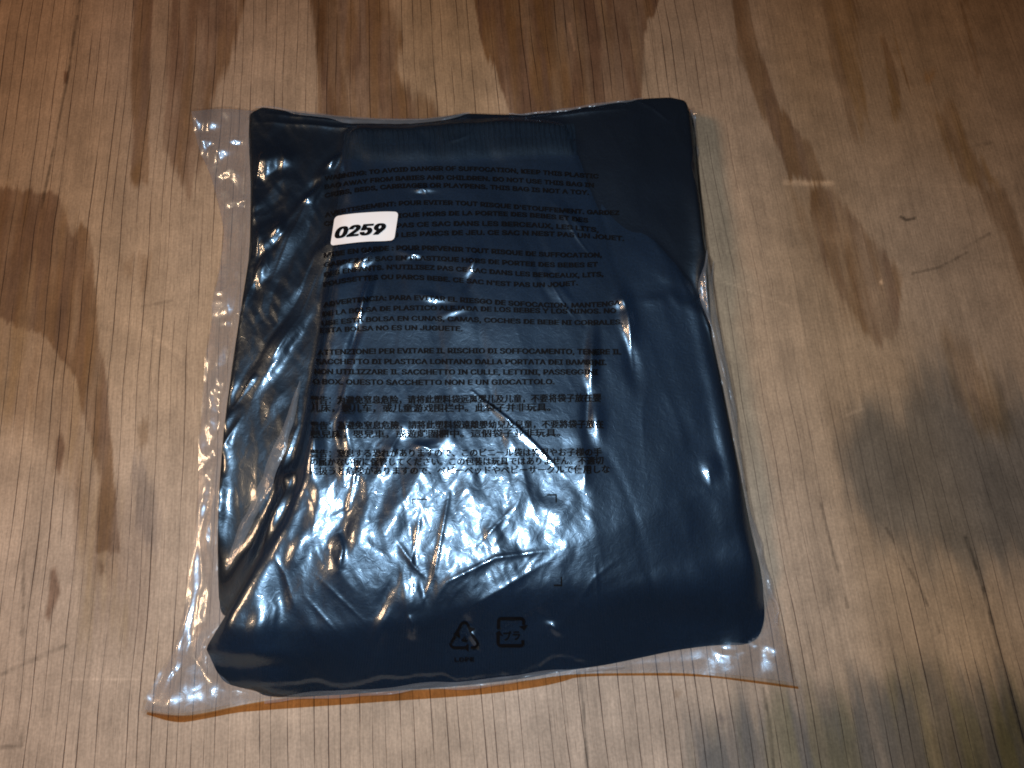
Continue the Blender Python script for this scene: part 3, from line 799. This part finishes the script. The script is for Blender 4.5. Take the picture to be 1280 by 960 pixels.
def film_mat(name, tint, haze, rough, gain):
    P_ = NT(name)
    tc = P_.n('TexCoord')
    nz = P_.n('TexNoise', ins={'Vector': tc.outputs['Object'], 'Scale': 260.0, 'Detail': 3.0, 'Roughness': 0.6, 'Distortion': 1.2})
    b = P_.n('Bump', ins={'Strength': 0.22, 'Distance': 0.0006, 'Height': nz.outputs['Fac']})
    fr = P_.n('Fresnel', ins={'IOR': 1.5, 'Normal': b.outputs[0]})
    fac = P_.math('MINIMUM', P_.math('MULTIPLY', fr.outputs[0], gain), 0.16)
    tr = P_.n('BsdfTransparent', ins={'Color': (*tint, 1)})
    df = P_.n('BsdfDiffuse', ins={'Color': (0.8, 0.8, 0.8, 1), 'Normal': b.outputs[0]})
    g1 = P_.n('BsdfGlossy', ins={'Color': (0.80, 0.91, 1, 1), 'Roughness': rough, 'Normal': b.outputs[0]})
    g2 = P_.n('BsdfGlossy', ins={'Color': (0.50, 0.75, 1, 1), 'Roughness': rough * 3.6, 'Normal': b.outputs[0]})
    g = P_.n('MixShader', ins={0: 0.66, 1: g1.outputs[0], 2: g2.outputs[0]})
    m1 = P_.n('MixShader', ins={0: haze, 1: tr.outputs[0], 2: df.outputs[0]})
    m2 = P_.n('MixShader', ins={0: fac, 1: m1.outputs[0], 2: g.outputs[0]})
    P_.link(m2.outputs[0], P_.out.inputs[0])
    return P_.m


M_FILM = film_mat('clear_polythene', (0.97, 0.96, 0.955), 0.0008, 0.095, 3.9)
M_BACK = film_mat('clear_polythene_back', (0.98, 0.97, 0.965), 0.085, 0.2, 1.0)
bag = empty('plastic_bag', (float(cx), float(cy), 0.0), 'clear plastic garment bag printed with black suffocation warnings on the plywood', 'plastic bag')
zf = sample(FT, FILM[..., 0], FILM[..., 1])
add_mesh('front_film', np.concatenate([FILM, zf[..., None]], -1).reshape(-1, 3), grid_faces(NU, NV), M_FILM, bag)
# back film: flat on the wood, meeting the front film at the seams
BK = FILM[::4, ::4]
zb = 0.0003 + sample(lift, BK[..., 0], BK[..., 1]) * 0.9 + 0.0004 * fbm(BK[..., 0] / 0.012, BK[..., 1] / 0.02, 401, 2)
zb = np.where(sample(HF, BK[..., 0], BK[..., 1]) > 0.0003, 0.0002, zb)
add_mesh('back_film', np.concatenate([BK, zb[..., None]], -1).reshape(-1, 3), grid_faces(*BK.shape[:2]), M_BACK, bag)

# gathered pleats of doubled film: right side, upper edge, and the slack beside the lower left leg
M_FOLD = film_mat('gathered_polythene', (0.90, 0.88, 0.865), 0.085, 0.2, 1.2)


def pleat(pts, widths, z, arch, seed):
    p = resample(wpoly(pts, z), 220); k = np.linspace(0, 1, 220)
    d = np.gradient(p, axis=0); d /= np.hypot(d[:, 0], d[:, 1])[:, None]; nr = np.stack([-d[:, 1], d[:, 0]], 1)
    w = np.interp(k, np.linspace(0, 1, len(widths)), widths) * 0.00043
    q = np.linspace(-1, 1, 15)
    ww = w[:, None] * (1 + 0.35 * (vnoise(k * 14, k * 0 + 2, seed) - 0.5))[:, None]
    V = p[:, None] + nr[:, None] * (q[None, :, None] * ww[..., None] * 0.5)
    V = V + nr[:, None] * (0.0016 * (vnoise(k * 9, k * 0, seed + 1) - 0.5))[:, None, None]
    gnd = np.maximum(sample(FT, V[..., 0], V[..., 1]) + 0.0004, z * 0.35)
    zz = gnd + arch * (1 - q[None] ** 2) * (0.6 + 0.8 * vnoise(k * 12, k * 0 + 5, seed + 2))[:, None] + 0.0003 * vnoise(k[:, None] * 40, q[None] * 2 + 0 * k[:, None], seed + 3)
    add_mesh('film_pleat', np.concatenate([V, zz[..., None]], -1).reshape(-1, 3), grid_faces(220, 15), M_FOLD, bag)


pleat([(885, 296), (874, 340), (869, 382), (882, 422), (898, 455), (910, 500), (912, 530)], [2, 8, 9, 7, 9, 6, 2], 0.010, 0.0012, 501)
pleat([(893, 325), (886, 370), (895, 410), (906, 450), (915, 498), (922, 545), (921, 590), (918, 612)], [2, 7, 8, 6, 8, 7, 6, 2], 0.006, 0.0012, 502)
pleat([(866, 132), (870, 160), (873, 200), (874, 250)], [6, 6, 5, 2], 0.008, 0.0010, 503)
pleat([(926, 606), (944, 660), (960, 710), (972, 750), (976, 780)], [2, 7, 8, 8, 2], 0.006, 0.0010, 504)
pleat([(376, 478), (366, 524), (344, 586), (318, 640), (296, 680), (282, 712)], [3, 11, 15, 15, 14, 4], 0.016, 0.0010, 505)
pleat([(322, 139), (380, 147), (440, 154), (510, 158), (560, 153), (588, 146)], [2, 7, 12, 14, 11, 2], 0.014, 0.0008, 506)
pleat([(636, 148), (690, 148), (740, 143), (800, 138)], [2, 7, 8, 2], 0.015, 0.0008, 507)
pleat([(330, 876), (420, 868), (520, 860), (620, 852), (700, 842), (780, 832)], [4, 8, 7, 8, 7, 3], 0.003, 0.0003, 508)

# see-through amber strip giving the orange band along the bag's bottom edge
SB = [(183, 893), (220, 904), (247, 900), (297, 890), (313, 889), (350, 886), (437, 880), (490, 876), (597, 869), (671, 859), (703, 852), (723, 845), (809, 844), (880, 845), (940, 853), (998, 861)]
HM = NT('amber_clear')
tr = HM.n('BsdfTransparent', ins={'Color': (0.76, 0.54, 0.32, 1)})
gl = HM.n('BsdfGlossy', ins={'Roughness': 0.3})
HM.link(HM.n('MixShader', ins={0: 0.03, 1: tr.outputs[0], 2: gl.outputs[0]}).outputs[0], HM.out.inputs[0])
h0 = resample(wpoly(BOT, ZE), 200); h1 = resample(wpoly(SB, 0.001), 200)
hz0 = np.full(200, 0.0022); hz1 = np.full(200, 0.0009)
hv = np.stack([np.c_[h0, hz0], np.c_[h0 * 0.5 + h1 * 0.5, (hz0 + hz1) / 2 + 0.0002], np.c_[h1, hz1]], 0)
add_mesh('amber_strip', hv.reshape(-1, 3), grid_faces(3, 200), HM.m, bag)

# ------------------------------------------------------------------ printing on the film
INK = NT('black_ink')
ib = INK.n('BsdfPrincipled', ins={'Base Color': (0.004, 0.004, 0.005, 1), 'Roughness': 0.6, 'Specular IOR Level': 0.06})
INK.link(ib.outputs[0], INK.out.inputs[0])


def on_film(px, py, off=0.00022):
    z = np.full(np.shape(px), 0.02)
    for _ in range(6):
        x, y = unproj(px, py, z)
        z = sample(FT, x, y) + off
    return np.stack([x, y, z], -1)


try:                                                        # Blender's own bundled sans
    import os
    FONT = bpy.data.fonts.load(os.path.join(bpy.utils.system_resource('DATAFILES'), 'fonts', 'Inter.woff2'))
except Exception:
    FONT = None


def text_verts(txt, bold=0.0, shear=0.0):
    cu = bpy.data.curves.new('t', 'FONT')
    if FONT and all(ord(q) < 256 for q in txt): cu.font = FONT
    cu.body = txt; cu.size = 1.0; cu.resolution_u = 2; cu.offset = bold; cu.shear = shear; cu.fill_mode = 'FRONT'
    ob = bpy.data.objects.new('t', cu); COL.objects.link(ob)
    dg = bpy.context.evaluated_depsgraph_get()
    me = bpy.data.meshes.new_from_object(ob.evaluated_get(dg))
    v = np.array([q.co[:] for q in me.vertices]).reshape(-1, 3)
    f = [tuple(p.vertices) for p in me.polygons]
    bpy.data.objects.remove(ob); bpy.data.curves.remove(cu); bpy.data.meshes.remove(me)
    return v, f


def curve_y(pts, x):
    p = np.array(pts, float)
    k = min(3, len(p) - 1)
    return np.polyval(np.polyfit(p[:, 0] - 560, p[:, 1], min(k, 2 if len(p) < 5 else 3)), x - 560)


def build_print(name, pieces, mat, parent, label=None, off=0.00022):
    V, Fc, n = [], [], 0
    for px, py, f in pieces:
        P3 = on_film(px, py, off)
        V.append(P3); Fc += [tuple(i + n for i in q) for q in f]; n += len(P3)
    me = bpy.data.meshes.new(name)
    me.from_pydata([tuple(v) for v in np.vstack(V)], [], Fc); me.update()
    me.materials.append(mat)
    o = bpy.data.objects.new(name, me); COL.objects.link(o)
    o.parent = parent; o.matrix_parent_inverse = parent.matrix_basis.inverted()
    if label: o['label'] = label
    return o


def line_piece(txt, x0, x1, pts, cap, bold=0.010):
    v, f = text_verts(txt, bold)
    u = (v[:, 0] - v[:, 0].min()) / (v[:, 0].max() - v[:, 0].min())
    px = x0 + u * (x1 - x0)
    py = curve_y(pts, px) - v[:, 1] / 0.727 * cap
    n = len(px); F3 = []
    for k in range(3): F3 += [tuple(i + n * k for i in q) for q in f]
    sh = 0.055 * cap
    return np.r_[px - sh, px, px + sh], np.r_[py, py - 0.02 * cap, py], F3


PARAS = [
    [("WARNING: TO AVOID DANGER OF SUFFOCATION, KEEP THIS PLASTIC", 406, 748, [(406, 226), (459, 217), (511, 214), (577, 214), (642, 215), (748, 223)], 7.4),
     ("BAG AWAY FROM BABIES AND CHILDREN. DO NOT USE THIS BAG IN", 406, 742, [(406, 236.5), (459, 228), (511, 225), (577, 225), (642, 227), (742, 234)], 7.4),
     ("CRIBS, BEDS, CARRIAGES OR PLAYPENS. THIS BAG IS NOT A TOY.", 406, 736, [(406, 247), (469, 237), (544, 234), (610, 236), (736, 243)], 7.4)],
    [("AVERTISSEMENT: POUR EVITER TOUT RISQUE D'ETOUFFEMENT. GARDEZ", 406, 774, [(406, 272), (450, 262), (493, 256.5), (570, 257), (642, 260), (774, 268.5)], 7.4),
     ("CE SAC EN PLASTIQUE HORS DE LA PORTEE DES BEBES ET DES", 405, 735, [(406, 283), (498, 270), (642, 272), (735, 277)], 7.4),
     ("ENFANTS. NE PAS CE SAC DANS LES BERCEAUX, LES LITS,", 416, 748, [(406, 294), (497, 282), (642, 285), (748, 289)], 7.8),
     ("LANDAUS OU LES PARCS DE JEU. CE SAC N NEST PAS UN JOUET.", 426, 780, [(406, 305), (497, 293), (642, 296), (780, 300)], 7.8)],
    [("MISE EN GARDE : POUR PREVENIR TOUT RISQUE DE SUFFOCATION,", 405, 752, [(406, 322), (434, 317), (495, 312.5), (588, 315), (640, 318), (751, 321)], 7.8),
     ("GARDEZ CE SAC EN PLASTIQUE HORS DE PORTEE DES BEBES ET", 405, 747, [(406, 334), (451, 327), (495, 325), (560, 327), (613, 329), (746, 333)], 7.8),
     ("DES ENFANTS. N'UTILISEZ PAS CE SAC DANS LES BERCEAUX, LITS,", 405, 754, [(406, 346), (440, 340), (478, 336.5), (528, 337), (590, 340), (752, 345)], 7.8),
     ("POUSSETTES OU PARCS BEBE. CE SAC N'EST PAS UN JOUET.", 404, 722, [(406, 358), (440, 352), (469, 348.5), (520, 350), (569, 352), (721, 356)], 7.8)],
    [("ADVERTENCIA: PARA EVITAR EL RIESGO DE SOFOCACION, MANTENGA", 404, 775, [(406, 384), (440, 378), (472, 375), (519, 376), (590, 378), (774, 381)], 8.2),
     ("DE LA BOLSA DE PLASTICO ALEJADA DE LOS BEBES Y LOS NINOS. NO", 403, 770, [(405, 396), (440, 390.5), (472, 388), (544, 389), (662, 390), (770, 391)], 8.2),
     ("USE ESTA BOLSA EN CUNAS, CAMAS, COCHES DE BEBE NI CORRALES.", 402, 778, [(406, 407), (440, 403), (478, 401), (552, 402), (613, 402.5), (777, 405)], 8.2),
     ("ESTA BOLSA NO ES UN JUGUETE.", 400, 578, [(403, 416), (440, 414), (469, 413), (577, 414)], 8.4)],
    [("ATTENZIONE! PER EVITARE IL RISCHIO DI SOFFOCAMENTO, TENERE IL", 397, 776, [(399, 444), (471, 441.5), (585, 442), (716, 442), (776, 443)], 9.0),
     ("SACCHETTO DI PLASTICA LONTANO DALLA PORTATA DEI BAMBINI.", 395, 758, [(395, 455), (538, 455), (756, 456)], 9.0),
     ("NON UTILIZZARE IL SACCHETTO IN CULLE, LETTINI, PASSEGGINI", 393, 747, [(394, 467.5), (538, 468), (746, 468)], 9.0),
     ("O BOX. QUESTO SACCHETTO NON E UN GIOCATTOLO.", 391, 693, [(392, 480), (555, 481), (692, 480)], 9.0)],
]
for para in PARAS:
    build_print('printed_warning', [line_piece(*l) for l in para], INK.m, bag)
CJK = [
    [("警告：为避免窒息危险，请将此塑料袋远离婴儿及儿童，不要将袋子放在婴", 388, 751, [(390, 504), (570, 503), (750, 501)], 8.0),
     ("儿床，婴儿车，或儿童游戏围栏中。此袋子并非玩具。", 388, 688, [(390, 514), (560, 514), (690, 513)], 8.0)],
    [("警告：為避免窒息危險，請將此塑料袋遠離嬰幼兒及兒童，不要將袋子放在", 388, 754, [(390, 536), (570, 535), (754, 534)], 8.0),
     ("嬰兒床，嬰兒車，或遊戲圍欄中。這個袋子並非玩具。", 388, 700, [(390, 547), (560, 546), (700, 545)], 8.0)],
    [("警告：窒息する恐れがありますので、このビニール袋は乳児やお子様の手", 388, 752, [(390, 571), (570, 570), (752, 569)], 8.0),
     ("の届かない所に保管してください。この包装は玩具ではありません。不適切", 388, 754, [(390, 581.5), (570, 581), (754, 579.5)], 8.0),
     ("に扱うと危険がありますので、ベビーベッドやベビーサークルで使用しな", 388, 762, [(390, 593), (570, 592), (762, 590.5)], 8.0)],
]
for para in CJK:
    build_print('printed_warning', [line_piece(*l, 0.006) for l in para], INK.m, bag)


def stroke(pts, w):
    """strip polygon pieces along a px polyline"""
    out = []
    p = np.array(pts, float)
    L = np.hypot(*np.diff(p, axis=0).T)
    pts2 = []
    for a, b, l in zip(p[:-1], p[1:], L):
        n = max(1, int(l / 3)); pts2 += [a + (b - a) * k / n for k in range(n)]
    pts2.append(p[-1]); q = np.array(pts2)
    d = np.gradient(q, axis=0); d /= np.hypot(d[:, 0], d[:, 1])[:, None] + 1e-9
    nrm = np.stack([-d[:, 1], d[:, 0]], 1) * w / 2
    V = np.vstack([q + nrm, q - nrm]); n = len(q)
    return V[:, 0], V[:, 1], [(i, i + 1, n + i + 1, n + i) for i in range(n - 1)]


def small_text(txt, x0, x1, ybase, cap, bold=0.02, rot=0.0):
    v, f = text_verts(txt, bold)
    u = (v[:, 0] - v[:, 0].min()) / (v[:, 0].max() - v[:, 0].min())
    px = x0 + u * (x1 - x0); py = ybase - v[:, 1] / 0.727 * cap
    cxx, cyy = (x0 + x1) / 2, ybase - cap / 2
    c, s = math.cos(rot), math.sin(rot)
    return cxx + (px - cxx) * c - (py - cyy) * s, cyy + (px - cxx) * s + (py - cyy) * c, f


def tri(a, b, c):
    p = np.array([a, b, c], float); return p[:, 0], p[:, 1], [(0, 1, 2)]


def arc(cx_, cy_, r, a0, a1, n=6):
    return [(cx_ + r * math.cos(math.radians(a)), cy_ + r * math.sin(math.radians(a))) for a in np.linspace(a0, a1, n)]


recyc = [stroke(arc(568, 804.5, 5, 190, 90, 5) + [(584, 809.5)], 3.4),
         stroke([(588.5, 809.3)] + arc(592, 804.5, 5, 90, -25, 6) + [(590, 793)], 3.4),
         stroke([(588.5, 790)] + arc(580.5, 782.5, 4.6, -25, -150, 6) + [(570, 792)], 3.4),
         stroke([(569, 795), (564, 803)], 3.4),
         tri((566, 792.5), (575, 797.5), (573.5, 787.5)), tri((586, 783), (588.5, 793.5), (594, 785.5)), tri((585.5, 804), (585.5, 814.5), (579.5, 809.3)),
         small_text('4', 576.5, 584.5, 802, 9, 0.01)]
build_print('recycling_symbol', recyc, INK.m, bag, 'black triangular recycling arrows around a number 4')
build_print('material_code', [small_text('LDPE', 568, 592.5, 826.5, 7, 0.02, -0.03)], INK.m, bag)
sq = [stroke([(623, 786), (623, 778)] + arc(626.5, 776.5, 3.5, 180, 270, 4) + [(648, 773)] + arc(651, 776.5, 3.5, -90, 0, 4) + [(654.5, 781)], 4.0),
      stroke([(653.5, 800), (653.5, 804)] + arc(650.5, 803.5, 3.5, 0, 90, 4) + [(628, 807)] + arc(626, 803.5, 3.5, 90, 180, 4) + [(622.5, 793)], 4.0),
      tri((649, 783), (660, 781), (655, 788)), tri((619, 792), (629, 795), (624, 788)),
      small_text('プラ', 629, 650, 799.5, 9.5, 0.012, -0.06)]
build_print('plastic_mark', sq, INK.m, bag, 'black rounded square plastic mark with two katakana inside')
build_print('crop_mark', [stroke([(515, 624), (534, 624)], 1.5), stroke([(515.7, 624), (515.7, 630)], 1.3)], INK.m, bag)
build_print('crop_mark', [stroke([(684, 618.5), (696, 618.5)], 1.8), stroke([(695.2, 618), (695.2, 628)], 1.8)], INK.m, bag)
build_print('crop_mark', [stroke([(692, 731.5), (702.5, 731.5)], 1.8), stroke([(701.7, 721), (701.7, 732)], 1.8)], INK.m, bag)
build_print('crop_mark', [stroke([(517, 728), (517, 742)], 1.3)], INK.m, bag)

# ------------------------------------------------------------------ number sticker
PAP = NT('white_paper')
pn = PAP.n('TexNoise', ins={'Scale': 900.0, 'Detail': 2.0})
pb = PAP.n('BsdfPrincipled', ins={'Base Color': (0.83, 0.81, 0.79, 1), 'Roughness': 0.5, 'Specular IOR Level': 0.3,
                                  'Normal': PAP.n('Bump', ins={'Strength': 0.08, 'Distance': 0.0002, 'Height': pn.outputs['Fac']}).outputs[0]})
PAP.link(pb.outputs[0], PAP.out.inputs[0])
s0 = np.array(wpoly([(455, 285)], 0.022)[0])
stk = empty('number_sticker', (float(s0[0]), float(s0[1]), float(sample(FT, s0[0], s0[1]))), 'small white paper sticker printed 0259 in bold italic stuck on the bag', 'sticker')
ns, nt = 60, 34
S_, T_ = np.meshgrid(np.linspace(0, 1, ns), np.linspace(0, 1, nt), indexing='ij')
# rounded rectangle in its own unit space
ax = (S_ - 0.5) * 80; ay = (T_ - 0.5) * 37
rr = 4.5
ex = np.maximum(np.abs(ax) - (40 - rr), 0); ey = np.maximum(np.abs(ay) - (18.5 - rr), 0)
k = np.where((ex > 0) & (ey > 0), np.minimum(1, rr / (np.hypot(ex, ey) + 1e-9) * np.maximum(ex, ey) / rr), 1)
ax = np.sign(ax) * (np.minimum(np.abs(ax), 40 - rr) + ex * k); ay = np.sign(ay) * (np.minimum(np.abs(ay), 18.5 - rr) + ey * k)
S2, T2 = ax / 80 + 0.5, ay / 37 + 0.5


def stick_px(s, t):
    top_x = 418.5 + s * 79.5; top_y = 270.5 - 14.5 * s + 8.8 * s * s
    bot_x = 412.8 + s * 80.2; bot_y = 307.3 - 13.5 * s + 7.6 * s * s
    return top_x * (1 - t) + bot_x * t, top_y * (1 - t) + bot_y * t


qx, qy = stick_px(S2, T2)
FT_keep = FT
P3 = on_film(qx, qy, 0.0005)
P3[..., 2] += 0.0011 * np.clip((S2 - 0.72) / 0.28, 0, 1) ** 2 * np.clip((T2 - 0.3) / 0.7, 0, 1) + 0.0004 * np.sin(S2 * 9 + T2 * 3) * np.clip(np.minimum(S2, 1 - S2) * 8, 0, 1) ** 2 * 0.3
sheet = add_mesh('paper', P3.reshape(-1, 3), grid_faces(ns, nt), PAP.m, stk)
v, f = text_verts('0259', 0.024, 0.14)
u = (v[:, 0] - v[:, 0].min()) / (v[:, 0].max() - v[:, 0].min())
w2 = v[:, 1] / 0.727
num = [(*stick_px(0.055 + k + u * 0.77, 0.76 - w2 * 0.50), f) for k in (-0.014, 0.0, 0.014)]
build_print('printed_number', num, INK.m, stk, None, 0.00100)
FT = FT_keep
